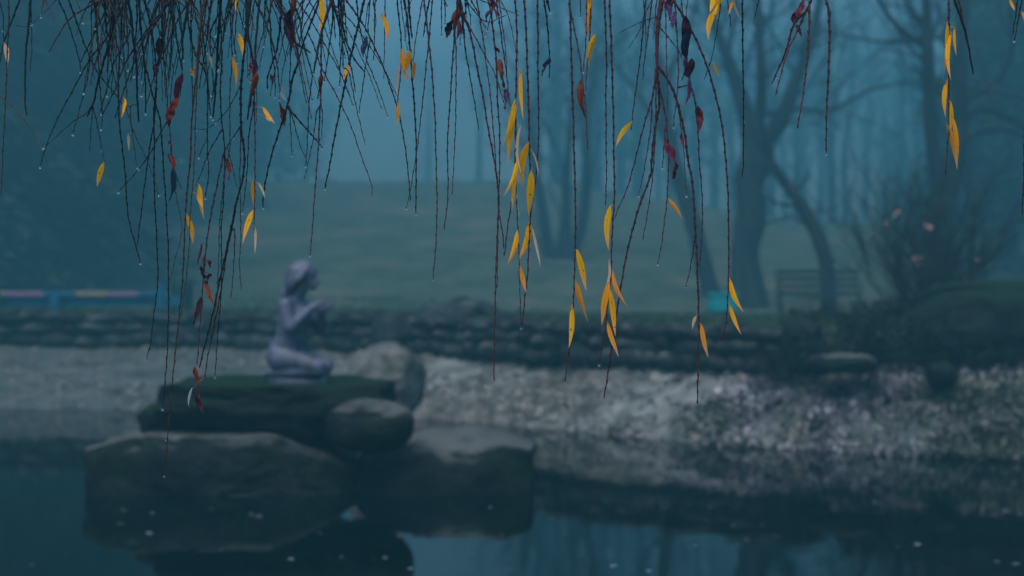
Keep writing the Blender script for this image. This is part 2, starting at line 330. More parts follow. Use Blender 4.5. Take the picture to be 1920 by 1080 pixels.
rock_px('rock', 1735, 1990, 528, 600, 15.4, 1.2, 39, M['rock_moss'], 'dark flat topped rock behind the large mossy boulder', sub_=4, amp=.14, box=.6)
rock_px('rock', 1738, 1792, 680, 728, 13.1, .4, 41, M['rock_moss'], 'small black stone added for the dark notch under the large mossy boulder', sub_=3, amp=.15)  # solid black stone added to stand in for a dark notch

# ------------------------------------------------------------ dry stone wall along the bank: every stone a part
wall = tag(empty('stone_wall', (0, 17, .6)), 'low dark dry stone retaining wall running along the sandy bank', 'wall')
protos = []
for k in range(9):
    o = rock('stone', (0, 0, 0), (.5, .5, .5), 50 + k, M['stone'], sub_=2, amp=.16, box=.75, f2=0)
    protos.append(o.data); bpy.data.objects.remove(o)
wp = [Vector((x, wally(x) + .02, 0)) for x in np.linspace(-8.2, 3.0, 90)]
seg = [0]
for i in range(1, len(wp)): seg.append(seg[-1] + (wp[i] - wp[i - 1]).length)
def onwall(s):
    s = min(max(s, 0), seg[-1] - 1e-4); i = max(j for j in range(len(seg)) if seg[j] <= s); i = min(i, len(wp) - 2)
    t = (s - seg[i]) / (seg[i + 1] - seg[i]); p = wp[i].lerp(wp[i + 1], t); d = wp[i + 1] - wp[i]; return p, math.atan2(d.y, d.x)
z = .60
for row, rh in enumerate((.18, .14, .13)):
    s = rnd.uniform(-.1, 0)
    while s < seg[-1]:
        wd = rnd.choice((rnd.uniform(.12, .25), rnd.uniform(.25, .55))); p, a = onwall(s + wd / 2)
        o = bpy.data.objects.new('stone', rnd.choice(protos)); COL.objects.link(o); o.parent = wall
        o.location = Vector((p.x + rnd.uniform(-.01, .01), p.y + rnd.uniform(-.03, .03) + row * .02, z + rh / 2 + rnd.uniform(-.03, .03))) - wall.location
        o.rotation_euler = (rnd.uniform(-.15, .15), rnd.uniform(-.16, .16), a + rnd.choice((0, math.pi)))
        o.scale = (wd * 1.12, rnd.uniform(.24, .40), rh * rnd.uniform(1.1, 1.5))
        s += wd
    z += rh
core = MB()
for i in range(0, len(wp) - 3, 3):
    p, q = wp[i], wp[i + 3]; c = (p + q) / 2; d = q - p; core.box((c.x, c.y + .06, .80), (d.length, .14, .40), math.atan2(d.y, d.x))
o = core.build('earth_core', M['stone'], wall); o.location = -wall.location

# ------------------------------------------------------------ scatters (uncountable)
def quads(name, items, mat, label, cat):
    vs, fs = [], []
    for p, a, b_ in items:
        k = len(vs); vs += [p - a - b_ * .2, p + a - b_ * .2, p + a * .6 + b_, p - a * .6 + b_]; fs.append((k, k + 1, k + 2, k + 3))
    return tag(link(name, mesh(name, vs, fs, False), mat), label, cat, kind='stuff')
def rv(r=rnd): 
    while True:
        v = Vector((r.uniform(-1, 1), r.uniform(-1, 1), r.uniform(-1, 1)))
        if .05 < v.length < 1: return v.normalized()
it = []
while len(it) < 24000:
    x = rnd.uniform(.5, 7.5); s, w = shore(x), wally(x); y = rnd.uniform(s - .25, w + .2)
    dens = interp(x, [.8, 1.8, 2.6, 4], [.04, .25, .8, 1])
    nz = noise.noise(Vector((x * 1.1, y * 1.6, 9)))
    if nz < .03 or rnd.random() > dens: 
        if rnd.random() > .12 * dens: continue
    z = max(height(x, y), 0.0) + rnd.uniform(0, .05); L = rnd.uniform(.02, .055)
    up = (Vector((0, -.5, .7)) + rv() * .8).normalized(); a = up.cross(rv()).normalized(); it.append((Vector((x, y, z)), a * L * .45, up * L))
quads('fallen_leaves', it, M['litter'], 'drift of pale fallen leaves covering the bank at the right', 'leaves')
# pebbles and clods on the sandy bank
pv = [Vector(v) for v in ((1, 0, 0), (-1, 0, 0), (0, 1, 0), (0, -1, 0), (0, 0, 1), (0, 0, -1))]
pf = [(0, 2, 4), (2, 1, 4), (1, 3, 4), (3, 0, 4), (2, 0, 5), (1, 2, 5), (3, 1, 5), (0, 3, 5)]
vs, fs = [], []; cnt = 0
while cnt < 7000:
    x = rnd.uniform(-8, 5.5); s, w = shore(x), wally(x); y = rnd.uniform(s - .1, w)
    if noise.noise(Vector((x * .8, y * 1.3, 2))) < rnd.uniform(-.25, .25) or rnd.random() > interp(x, [-3.5, -1, 2.5, 4], [.15, .8, .9, .4]): continue
    r = rnd.uniform(.01, .034) * (1.8 if rnd.random() < .05 else 1); c = Vector((x, y, height(x, y) + r * .3)); rot = Matrix.Rotation(rnd.uniform(0, 6), 3, rv()); k = len(vs)
    vs += [c + rot @ Vector((q.x * r * 1.3, q.y * r, q.z * r * .8)) for q in pv]; fs += [tuple(i + k for i in f) for f in pf]; cnt += 1
tag(link('gravel', mesh('gravel', vs, fs, False), M['gravel']), 'pale gravel and clods on the sandy bank', 'gravel', kind='stuff')
# grass on the meadow edge
vs, fs = [], []
for i in range(26000):
    y = rnd.uniform(0, 1) ** 1.7 * 18 - .22; x = rnd.uniform(-9.5, 9.5) * (1 + y / 30); y = wally(x) + .4 + y
    z = height(x, y) - .01; h = rnd.uniform(.05, .12) * (1.5 if rnd.random() < .1 else 1); a = rnd.uniform(0, 6.28); w_ = .008 + .0006 * y; k = len(vs)
    dx, dy = math.cos(a) * w_, math.sin(a) * w_
    vs += [(x - dx, y - dy, z), (x + dx, y + dy, z), (x + rnd.uniform(-.05, .05), y + rnd.uniform(-.05, .05), z + h)]; fs.append((k, k + 1, k + 2))
tag(link('grass', mesh('grass', vs, fs, False), M['grass']), 'short wet grass on the meadow behind the wall', 'grass', kind='stuff')

# ------------------------------------------------------------ shrubs
def shrub(name, px, py, w, h, D, dep, nleaf, mat, label, seed, leaf=.035, cat='shrub', stems=14):
    r = random.Random(seed); base = pt(px, py, D); W = w / F * D / 2; H = h / F * D
    root = tag(empty(name, base), label, cat); vs, fs = [], []
    lob = [(Vector((r.uniform(-.75, .75) * W, r.uniform(-.6, .6) * dep, r.uniform(.15, .8) * H)), r.uniform(.28, .5)) for _ in range(14)]
    for i in range(nleaf):
        c, rr = r.choice(lob); d = rv(r); p = c + Vector((d.x * W * rr, d.y * dep * rr, d.z * H * rr * .8)) * r.uniform(.55, 1.1)
        if p.z < 0: p.z = abs(p.z) * .3
        a = rv(r); b_ = a.cross(rv(r)).normalized(); L = leaf * r.uniform(.6, 1.3); k = len(vs)
        vs += [p - b_ * L * .35, p + a * L * .5 - b_ * L * .1, p + b_ * L * .35 + a * L, p - a * L * .5 + b_ * .1 * L]; fs.append((k, k + 1, k + 2, k + 3))
    link('foliage', mesh('foliage', vs, fs, False), mat, root)['kind'] = 'stuff'
    mb = MB()
    for i in range(stems):
        c, rr = r.choice(lob); p0 = Vector((r.uniform(-.2, .2) * W, 0, -.1)); mid = (p0 + c) / 2 + Vector((r.uniform(-.1, .1), 0, .05)); mb.tube(spline([p0, mid, c], .12), .008, 5)
    mb.build('stems', M['bark'], root, True); return root
shrub('shrub', 1490, 695, 190, 95, 13.9, .7, 3800, M['shrub'], 'low dark shrub on the bank below the bench', 61)
shrub('shrub', 1655, 690, 170, 100, 13.8, .6, 3400, M['shrub'], 'dark rounded shrub against the large mossy boulder', 62)
shrub('shrub', 1810, 560, 190, 35, 15.6, .5, 1800, M['shrub'], 'thin dark creeper over the flat topped rock', 63)
shrub('shrub', 1720, 650, 230, 95, 15.0, .5, 4200, M['shrub'], 'broad dark bush at the foot of the tall twiggy shrub', 69)
shrub('shrub', 1765, 702, 170, 80, 13.7, .4, 2600, M['shrub'], 'dark low bush between the rounded shrub and the large mossy boulder', 70)
shrub('shrub', 1890, 700, 230, 150, 13.7, .5, 4200, M['shrub'], 'dense dark bush covering the large mossy boulder at the right edge', 68)
shrub('shrub', 1100, 668, 150, 45, 15.2, .35, 900, M['shrub'], 'small dark plant hanging over the stone wall', 64, stems=6)
shrub('shrub', 1590, 625, 260, 62, 16.5, .7, 3200, M['shrub'], 'scrubby dark bush in front of the bench legs', 66)

def twiggy(name, px, py, w, h, D, nst, label, seed, leaves=(), thin=.006, cat='shrub'):
    r = random.Random(seed); base = pt(px, py, D); W = w / F * D / 2; H = h / F * D; root = tag(empty(name, base), label, cat); mb = MB()
    def grow(p, d, L, rad, lev):
        pts = [p]; dd = d.copy()
        for i in range(6):
            dd = (dd + rv(r) * .16 + Vector((0, 0, .03))).normalized(); pts.append(pts[-1] + dd * L / 6)
        mb.tube(pts, [lerp(rad, rad * .35, i / 6) for i in range(7)], 4, False)
        if lev > 0:
            for k in range(4 if lev > 1 else 5):
                i = r.randint(2, 6); a = (dd + rv(r) * .6).normalized(); grow(pts[i], a, L * r.uniform(.35, .6), rad * .5, lev - 1)
    for i in range(nst):
        a = r.uniform(-1, 1); d = Vector((a * W / H * 1.0, r.uniform(-.3, .3), 1)).normalized(); grow(Vector((a * W * .25, r.uniform(-.15, .15), -.05)), d, H * r.uniform(.55, .95), thin, 2)
    mb.build('branches', M['bark'], root, True)['kind'] = 'stuff'
    for (x, y, s) in leaves:
        p = pt(x, y, D - .2) - base; k = MB()
        for q in range(3):
            a = rv(r); b_ = a.cross(rv(r)).normalized(); c = p + rv(r) * s * .4; kk = len(k.v); k.v += [c - a * s * .5, c + b_ * s * .35, c + a * s * .5, c - b_ * s * .35]; k.f.append((kk, kk + 1, kk + 2, kk + 3))
        k.build('leaf', M['pinkleaf'], root)
    return root
twiggy('shrub', 1740, 630, 290, 275, 16.6, 80, 'tall bare twiggy shrub with a few pale pink leaves', 71,
       [(1683, 398, .055), (1740, 424, .07), (1712, 485, .055), (1722, 494, .05), (1718, 482, .045), (1634, 440, .05), (1833, 490, .055), (1660, 420, .035), (1676, 405, .04), (1725, 484, .045), (1880, 560, .04)], thin=.010)
twiggy('shrub', 1440, 720, 130, 75, 13.4, 16, 'sprawling leafless bramble at the foot of the low dark shrub', 72, thin=.005)

# ------------------------------------------------------------ bare trees
def tree(name, D, label, trunk, limbs, seed, twl=1.0, ntw=26, mat=None, lev=3, base_z=None):
    """trunk: [(px, py, width px)...]; limbs the same; fine branching grows from limb ends and sides"""
    r = random.Random(seed); mat = mat or M['bark']
    t0 = pt(trunk[0][0], trunk[0][1], D); g = height(t0.x, D); root = tag(empty(name, (t0.x, D, g)), label, 'tree'); base = Vector((t0.x, D, g))
    def path(L, dep=0):
        P = [pt(x, y, D) for x, y, w in L]; n_ = len(P); 
        return [p + Vector((0, dep * i / max(1, n_ - 1), 0)) - base for i, p in enumerate(P)], [w / F * D / 2 for _, _, w in L]
    def smooth(P, W):
        Q = spline(P, .12); m = len(Q); xs = np.linspace(0, 1, len(W)); 
        rr = [interp(i / (m - 1), xs, W) * (1 + .08 * noise.noise(Q[i] * 3 + Vector((seed, 0, 0)))) for i in range(m)]; return Q, rr
    P, W = path(trunk)
    P = [Vector((P[0].x, P[0].y, -.15))] + P; W = [W[0] * 1.35] + W
    Q, rr = smooth(P, W); mb = MB().tube(Q, rr, 9); mb.build('trunk', mat, root, True)
    tw = MB(); tips = [(Q[-1], (Q[-1] - Q[-3]).normalized(), rr[-1])]
    for i in range(3): k = r.randint(len(Q) // 2, len(Q) - 2); tips.append((Q[k], (rv(r) + Vector((0, -.2, .6))).normalized(), rr[k] * .35))
    for j, L in enumerate(limbs):
        P, W = path(L, r.uniform(-1.2, 1.2)); Q, rr = smooth(P, W); MB().tube(Q, rr, 7).build('limb', mat, root, True)
        tips.append((Q[-1], (Q[-1] - Q[-2]).normalized(), rr[-1]))
        for i in range(max(3, len(Q) // 5)):
            k = r.randint(len(Q) // 4, len(Q) - 1); dd = (Q[min(k + 1, len(Q) - 1)] - Q[k - 1]).normalized(); tips.append((Q[k], (dd + rv(r) * .9 + Vector((0, 0, .25))).normalized(), rr[k] * .45))
    def grow(p, d, L, rad, lv):
        pts = [p]; dd = d.copy(); m = 5
        for i in range(m):
            dd = (dd + rv(r) * .2 + Vector((0, 0, .04))).normalized(); pts.append(pts[-1] + dd * L / m)
        tw.tube(pts, [lerp(rad, rad * .4, i / m) for i in range(m + 1)], 4, False)
        if lv:
            for k in range(3): i = r.randint(1, m); grow(pts[i], (dd + rv(r) * .75).normalized(), L * r.uniform(.45, .75), rad * .5, lv - 1)
    for p, d, rad in tips: grow(p, d, twl * r.uniform(.8, 1.5), min(max(rad, .012), .05), lev)
    tw.build('twigs', mat, root, True)['kind'] = 'stuff'
    return root
tree('bare_tree', 34, 'thick trunked bare tree standing behind the teal bin', [(1398, 590, 74), (1400, 540, 56), (1396, 470, 54), (1408, 400, 62), (1404, 340, 54), (1418, 300, 66), (1420, 255, 60)],
     [[(1425, 270, 36), (1460, 230, 30), (1490, 150, 22), (1520, 60, 17), (1540, -60, 12)], [(1410, 270, 40), (1385, 180, 28), (1350, 90, 20), (1315, 0, 14)],
      [(1432, 215, 12), (1500, 204, 9), (1560, 205, 8), (1640, 165, 6), (1710, 150, 4)], [(1418, 270, 26), (1425, 150, 20), (1415, 20, 15), (1430, -100, 10)]], 81, 1.4)
tree('bare_tree', 27.4, 'slender dark leaning tree crossing in front of the park bench', [(1556, 590, 30), (1552, 520, 27), (1542, 465, 27), (1510, 395, 25), (1470, 340, 20), (1445, 300, 14)],
     [[(1445, 300, 14), (1425, 240, 10), (1418, 150, 7)], [(1500, 385, 8), (1460, 380, 5), (1420, 350, 3)]], 82, .6, lev=2)
tree('bare_tree', 37, 'thin misty leaning tree just left of the thick trunked tree', [(1345, 585, 34), (1325, 520, 32), (1300, 420, 30), (1272, 330, 26), (1250, 230, 20), (1235, 100, 14)],
     [[(1268, 310, 12), (1230, 220, 9), (1180, 140, 6)], [(1240, 160, 12), (1290, 60, 8), (1310, -40, 6)]], 83, 1.3)
tree('bare_tree', 27, 'forked dark bare tree rising behind the twiggy shrub', [(1752, 600, 78), (1752, 500, 70), (1758, 430, 62), (1765, 370, 50)],
     [[(1762, 385, 34), (1755, 340, 30), (1738, 250, 24), (1730, 160, 24), (1722, 60, 18), (1716, -60, 14)], [(1766, 385, 38), (1790, 330, 32), (1806, 250, 28), (1808, 150, 24), (1815, 40, 18), (1822, -80, 14)],
      [(1731, 85, 14), (1690, 68, 11), (1650, 40, 9), (1618, 5, 7)], [(1728, 80, 12), (1760, 60, 9), (1790, 20, 6)], [(1722, 78, 8), (1660, 70, 6), (1600, 50, 4)],
      [(1808, 215, 15), (1850, 203, 13), (1890, 215, 11), (1940, 235, 9)], [(1808, 262, 12), (1850, 245, 10), (1900, 235, 9), (1960, 250, 7)], [(1808, 185, 12), (1850, 165, 10), (1876, 120, 8), (1872, 60, 7), (1864, 20, 5)], [(1808, 165, 8), (1870, 180, 6), (1930, 200, 5)]], 84, 1.1)
tree('bare_tree', 46, 'faint bare tree with several upright stems in the mist', [(1050, 575, 62), (1050, 530, 55), (1045, 500, 46)],
     [[(1040, 510, 26), (1025, 450, 22), (1015, 380, 16), (1000, 280, 12), (985, 160, 8)], [(1050, 510, 24), (1060, 430, 20), (1062, 340, 15), (1070, 200, 10)], [(1056, 515, 26), (1085, 440, 22), (1098, 350, 16), (1100, 230, 11), (1115, 90, 8)]], 85, 1.8)
# forest beyond the meadow: five bare kinds and a dark conifer kind, copied
def wild(seed, H, mat):
    r = random.Random(seed); root = empty('bare_tree'); Q = spline([Vector((0, 0, -.3)), Vector((r.uniform(-.3, .3), 0, H * .3)), Vector((r.uniform(-.6, .6), 0, H * .6)), Vector((r.uniform(-.9, .9), 0, H))], .8)
    m = len(Q); MB().tube(Q, [lerp(.24, .05, i / (m - 1)) for i in range(m)], 7).build('trunk', mat, root, True); tw = MB()
    def grow(p, d, L, rad, lv):
        pts = [p]; dd = d.copy()
        for i in range(4): dd = (dd + rv(r) * .2 + Vector((0, 0, .08))).normalized(); pts.append(pts[-1] + dd * L / 4)
        tw.tube(pts, [lerp(rad, rad * .4, i / 4) for i in range(5)], 3, False)
        if lv:
            for k in range(3): grow(pts[r.randint(1, 4)], (dd + rv(r) * .8).normalized(), L * r.uniform(.45, .7), rad * .5, lv - 1)
    for i in range(16):
        k = r.randint(m // 4, m - 1); a = r.uniform(0, 6.28); grow(Q[k], Vector((math.cos(a), math.sin(a), r.uniform(.4, 1.4))).normalized(), r.uniform(1.6, 3.4), .07, 3)
    c = tw.build('crown', mat, root, True); c['kind'] = 'stuff'; return root
def conifer(seed, H):
    r = random.Random(seed); root = empty('conifer_tree'); MB().tube([(0, 0, -.3), (0, 0, H * .5), (0, 0, H)], [.22, .14, .02], 7).build('trunk', M['bark'], root, True); vs, fs = [], []
    for i in range(9000):
        t = r.random() ** .8; z = H * (.08 + .92 * t); R_ = (1 - t) * H * .24 + .15; a = r.uniform(0, 6.28); rr = R_ * math.sqrt(r.random()) * (1 + .25 * math.sin(a * 3 + z * 2)); p = Vector((math.cos(a) * rr, math.sin(a) * rr, z - rr * .35))
        o_ = Vector((math.cos(a), math.sin(a), -.3)); s = rv(r) * .12; k = len(vs); vs += [p - s, p + s, p + o_ * r.uniform(.25, .5)]; fs.append((k, k + 1, k + 2))
    c = link('crown', mesh('crown', vs, fs, False), M['conifer'], root); c['kind'] = 'stuff'; return root
def copy_tree(o, parent=None):
    c = o.copy(); COL.objects.link(c)
    if parent: c.parent = parent
    for ch in list(o.children): copy_tree(ch, c)
    return c
wk = [wild(200 + i, 11 + i * 1.3, M['bark']) for i in range(5)]; usedp = set()
far = []
rf = random.Random(31)
for i in range(48):
    D = rf.uniform(86, 140); px = 1010 + (i + rf.uniform(-.4, .4)) * (960 / 38)
    if i >= 38: px = rf.uniform(420, 980) if i < 43 else rf.uniform(1000, 1900); D = rf.uniform(115, 150)
    far.append((px, D))
for i, (px, D) in enumerate(far):
    k = i % 5; o = wk[k] if k not in usedp else copy_tree(wk[k]); usedp.add(k); x = (px - 960) / F * D
    o.location = (x, D, height(x, D)); o.rotation_euler = (0, 0, rf.uniform(0, 6.28)); s = rf.uniform(1.1, 1.6); o.scale = (s, s, s)
    tag(o, 'misty bare tree in the faint wood beyond the meadow', 'tree', 'bare trees fading into the mist beyond the meadow')
ck = [conifer(300 + i, 13 + 2 * i) for i in range(3)]; usedc = set()
for i, (px, D) in enumerate([(-90, 34), (10, 38), (95, 42), (170, 49), (-40, 45), (240, 56), (320, 62), (400, 74), (480, 88), (60, 48), (1895, 48), (1970, 42), (1840, 62)]):
    k = i % 3; o = ck[k] if k not in usedc else copy_tree(ck[k]); usedc.add(k); x = (px - 960) / F * D
    o.location = (x, D, height(x, D) - .1); o.rotation_euler = (0, 0, rf.uniform(0, 6.28)); s = rf.uniform(.9, 1.2); o.scale = (s, s, s)
    if px < 1000: tag(o, 'dark misty conifer in the group at the left edge of the meadow', 'tree', 'conifers fading into the mist at the left')
    else: tag(o, 'dark misty conifer in the group at the right edge of the wood', 'tree', 'conifers fading into the mist at the right')

# ------------------------------------------------------------ park bench, bin, painted beam
b0 = pt(1536, 588, 28); gb = height(b0.x, 28)
bench = tag(empty('park_bench', (b0.x, 28, gb)), 'slatted dark park bench facing the pond behind the leaning tree', 'bench')
top = pt(0, 506, 28).z - gb
for i in range(4): MB().box((0, .22 + .02 * (3 - i) * -1 + .0, top - .04 - i * .14), (1.58, .035, .075), bev=.008).build('back_slat', M['dark_wood'], bench)
for i in range(4): MB().box((0, -.16 + i * .1, .42), (1.58, .08, .03), bev=.006).build('seat_slat', M['dark_wood'], bench)
for s in (-1, 1):
    fr = MB(); fr.tube([(s * .79, .10, -.05), (s * .79, .13, top * .5), (s * .79, .25, top)], .024, 6); fr.tube([(s * .79, -.22, -.05), (s * .79, -.2, top * .72), (s * .79, .15, top * .75)], .022, 6); fr.tube([(s * .79, -.2, top * .5), (s * .79, .15, top * .5)], .02, 6)
    fr.build('side_frame', M['metal'], bench, True)
D = 22.0; c = pt(1355, 568, D); gz = height(c.x, D)
bn = tag(empty('litter_bin', (c.x, D, gz)), 'small bright teal litter bin standing on the grass beside the thick trunk', 'bin')
zt = pt(0, 553, D).z - gz; zb = pt(0, 586, D).z - gz
bx = MB(); bx.box((0, 0, (zt + zb) / 2), (.44, .34, zt - zb), bev=.03); bx.build('bin_box', M['teal'], bn)
MB().box((0, 0, zt + .012), (.47, .37, .03), bev=.01).build('rim', M['teal'], bn)
for s in (-1, 1): MB().box((s * .17, 0, zb / 2 - .04), (.04, .04, zb + .08)).build('leg', M['metal'], bn)
D = 21.5; c = pt(150, 560, D); gz = height(c.x, D)
bm_ = tag(empty('play_beam', (c.x, D, gz)), 'low play beam painted in cream, pink and blue stretches behind the wall', 'play equipment')
zt = pt(0, 547, D).z - gz
for x0, x1, mm, lab in [(-90, 18, 'cream', 'cream painted plank'), (18, 85, 'pink', 'pink painted plank'), (85, 145, 'blue', 'blue painted plank'), (145, 205, 'cream', 'cream painted plank'), (205, 262, 'pink', 'pink painted plank'), (262, 303, 'blue', 'blue painted plank')]:
    a = (x0 - 150) / F * D; b_ = (x1 - 150) / F * D
    MB().box(((a + b_) / 2, 0, zt - .035), (b_ - a - .006, .22, .07), bev=.01).build('plank', M[mm], bm_)['label'] = lab
MB().box((0, .02, zt - .15), (3.1, .10, .14)).build('under_beam', M['blue'], bm_)
for x, h in ((-1, 0), (108, 0), (306, .11)):
    MB().box(((x - 150) / F * D, -.13, (zt + h) / 2 - .05), (.12, .06, zt + h + .1), bev=.01).build('post', M['blue'], bm_)
D = 22.2; c = pt(341, 560, D); gz = height(c.x, D)
br = tag(empty('barrel', (c.x, D, gz)), 'squat dark green barrel at the end of the painted play beam', 'barrel')
H = pt(0, 522, D).z - gz
bp_ = MB(); bp_.tube([(0, 0, -.05), (0, 0, .05), (0, 0, H * .5), (0, 0, H - .04), (0, 0, H)], [.15, .16, .175, .165, .15], 20); bp_.build('drum', M['green'], br, True)
for f in (.3, .7): MB().tube([(0, 0, H * f - .012), (0, 0, H * f + .012)], .182, 20).build('hoop', M['metal'], br, True)

# ------------------------------------------------------------ kneeling statue
def cap(bm, a, b_, ra, rb, sq=(1, 1, 1)):
    a, b_ = Vector(a), Vector(b_); n_ = max(2, int((b_ - a).length / (min(ra, rb) * .35)) + 1)
    for i in range(n_ + 1):
        t = i / n_; r = lerp(ra, rb, t); m = bmesh.ops.create_icosphere(bm, subdivisions=2, radius=1)
        for v in m['verts']: v.co = a.lerp(b_, t) + Vector((v.co.x * r * sq[0], v.co.y * r * sq[1], v.co.z * r * sq[2]))
def fuse(name, bm, vox, mat, parent, it_=6):
    me = bpy.data.meshes.new(name); bm.to_mesh(me); bm.free(); o = link(name, me, mat, parent)
    md_ = o.modifiers.new('r', 'REMESH'); md_.mode = 'VOXEL'; md_.voxel_size = vox; md_.use_smooth_shade = True
    sm = o.modifiers.new('s', 'SMOOTH'); sm.factor = .5; sm.iterations = it_
    bpy.context.view_layer.update(); ev = o.evaluated_get(bpy.context.evaluated_depsgraph_get()); nm = bpy.data.meshes.new_from_object(ev)
    o.modifiers.clear(); o.data = nm
    nm.polygons.foreach_set('use_smooth', [True] * len(nm.polygons))
    if len(nm.materials) == 0: nm.materials.append(mat)
    return o
sp = pt(560, 708, 10.75)
st = tag(empty('statue', sp, R(-14)), 'blue violet statue of a kneeling woman holding her hands up before her', 'statue')
bm = bmesh.new()
cap(bm, (-.125, -.045, .15), (-.125, .045, .15), .105, .105)             # pelvis
cap(bm, (-.11, 0, .19), (-.05, 0, .30), .106, .098, (1.08, 1.15, 1))       # belly, waist
cap(bm, (-.055, 0, .30), (-.025, 0, .43), .096, .116, (1.05, 1.2, 1))
cap(bm, (-.025, 0, .43), (-.05, 0, .51), .108, .085, (.95, 1.35, .95))
cap(bm, (-.045, -.11, .52), (-.045, .11, .52), .055, .055)               # shoulders
for s in (-1, 1): cap(bm, (.055, s * .055, .425), (.065, s * .055, .415), .046, .038)
cap(bm, (-.04, 0, .53), (.03, 0, .64), .054, .046)                      # neck bent forward
H0 = Vector((.065, 0, .70))
cap(bm, (.045, 0, .725), (.062, 0, .745), .078, .080, (1, .86, 1.02))    # skull
cap(bm, (.085, 0, .70), (.105, 0, .655), .052, .036, (1, .9, 1))         # face to chin
cap(bm, (.135, 0, .715), (.150, 0, .690), .011, .015)                    # nose
cap(bm, (.128, 0, .668), (.130, 0, .662), .017, .015, (1, 1.4, .7))      # lips
for s in (-1, 1):
    cap(bm, (.118, s * .028, .735), (.120, s * .034, .733), .014, .012, (1, 1.4, .7))
    cap(bm, (.045, s * .072, .705), (.045, s * .072, .69), .014, .011)
ARM = {-1: [(-.045, -.13, .515), (.0, -.165, .365), (.12, -.055, .50)], 1: [(-.03, .135, .505), (.115, .140, .335), (.160, .035, .485)]}
for s, (a, e, w_) in ARM.items():
    cap(bm, a, e, .060, .050); cap(bm, e, w_, .048, .029)
    w_ = Vector(w_); d = Vector((.9, -s * .12, .36)).normalized(); up = Vector((-.36, 0, .9)).normalized()
    cap(bm, w_, w_ + d * .055, .021, .022, (1, .6, 1.1)); pal = w_ + d * .05
    for k, L in enumerate((.052, .062, .058, .045)):                      # four fingers
        q = pal + up * (.020 - k * .0135); m1 = q + d * L * .55 + up * .002; cap(bm, q, m1, .0088, .008); cap(bm, m1, m1 + (d + up * .25).normalized() * L * .45, .008, .0062)
    q = w_ + d * .022 + up * .016; cap(bm, q, q + (up * .8 + d * .5).normalized() * .045, .010, .0075)
for s in (-1, 1):
    cap(bm, (-.115, s * .07, .135), (.03, s * .085, .125), .094, .076, (1, .9, 1)); cap(bm, (.03, s * .085, .125), (.175, s * .09, .085), .076, .056, (1, .92, 1))
    cap(bm, (.175, s * .09, .062), (.0, s * .088, .048), .05, .052, (1, .95, .95)); cap(bm, (.0, s * .088, .048), (-.16, s * .075, .038), .05, .032)
    cap(bm, (-.16, s * .075, .038), (-.235, s * .07, .022), .032, .022, (1, 1.25, .8))
cap(bm, (-.05, 0, .02), (.15, 0, .02), .05, .05, (1, 1, .5))
st.scale = (1.06, 1.06, 1.06)
fuse('body', bm, .0075, M['bronze'], st, 4)
bm = bmesh.new()
cap(bm, (.028, 0, .745), (.045, 0, .775), .088, .076, (1, .95, .95))
cap(bm, (.0, 0, .745), (-.035, 0, .665), .088, .072, (1, 1.05, 1)); cap(bm, (-.035, 0, .665), (-.075, 0, .60), .068, .045, (1, 1.2, 1)); cap(bm, (-.08, 0, .60), (-.125, 0, .47), .050, .026, (.9, 1.6, 1))
for s in (-1, 1):
    cap(bm, (.085, s * .055, .77), (.03, s * .085, .70), .028, .030); cap(bm, (.03, s * .085, .70), (-.05, s * .06, .635), .030, .026)
    for q in range(5): cap(bm, (.10 - q * .025, s * (.035 + q * .008), .80 - q * .004), (-.02 - q * .01, s * .09, .72 - q * .02), .007, .010)
fuse('hair', bm, .0075, M['bronze'], st, 3)
pl = MB(); pl.tube([(-.01, 0, -.10), (-.01, 0, -.012), (-.01, 0, -.004)], [.22, .22, .21], 26); o = pl.build('plinth', M['bronze'], st, False); o.scale = (1, .55, 1)

# ------------------------------------------------------------ floating leaves and specks on the pond
fl = mesh('floating_leaf', [(math.cos(a) * (.5 if i % 2 else .46), math.sin(a) * .3, .06 * math.sin(a) ** 2 + .012 * (i % 3)) for i, a in enumerate(np.linspace(0, 2 * math.pi, 11)[:-1])] + [(0, 0, .0)], [(i, (i + 1) % 10, 10) for i in range(10)])
fl.materials.append(mat_noise('floating_leaf', (.09, .12, .15), (.2, .25, .3), 4, .35, 0, spec=.3))
FL = [(396, 955), (470, 965), (485, 968), (345, 1030), (328, 1028), (415, 1033), (232, 960), (285, 965), (225, 985), (90, 965), (65, 905), (15, 890), (545, 1050), (640, 1046), (700, 1048), (722, 1046), (793, 1005), (941, 1006), (885, 1043), (1092, 1044), (1330, 952), (1280, 955), (1400, 1012), (1305, 1025), (1455, 1010), (1590, 1010), (1683, 1028), (1720, 1022), (1885, 960), (1905, 1060), (1870, 1055), (1640, 945), (1480, 940), (1216, 1072), (1150, 1065), (1035, 975), (500, 945), (120, 1040), (60, 1060), (1780, 985), (1550, 975), (1430, 985), (920, 955), (845, 950), (280, 1000), (180, 915), (1900, 1010), (1375, 985), (770, 1070), (600, 1000)]
for i, (x, y) in enumerate(FL):
    y += rf.uniform(-2, 2); D = EYE * F / (y - HZ); o = link('floating_leaf', fl, None, None, ((x - 960) / F * D, D, .006))
    s = rf.uniform(.016, .034); o.scale = (s * rf.uniform(.8, 1.7), s, s * .6); o.rotation_euler = (rf.uniform(-.25, .25), rf.uniform(-.1, .1), rf.uniform(-.5, .5))
    tag(o, 'tiny pale fallen leaf floating on the dark pond', 'leaf', 'pale leaves floating on the pond')

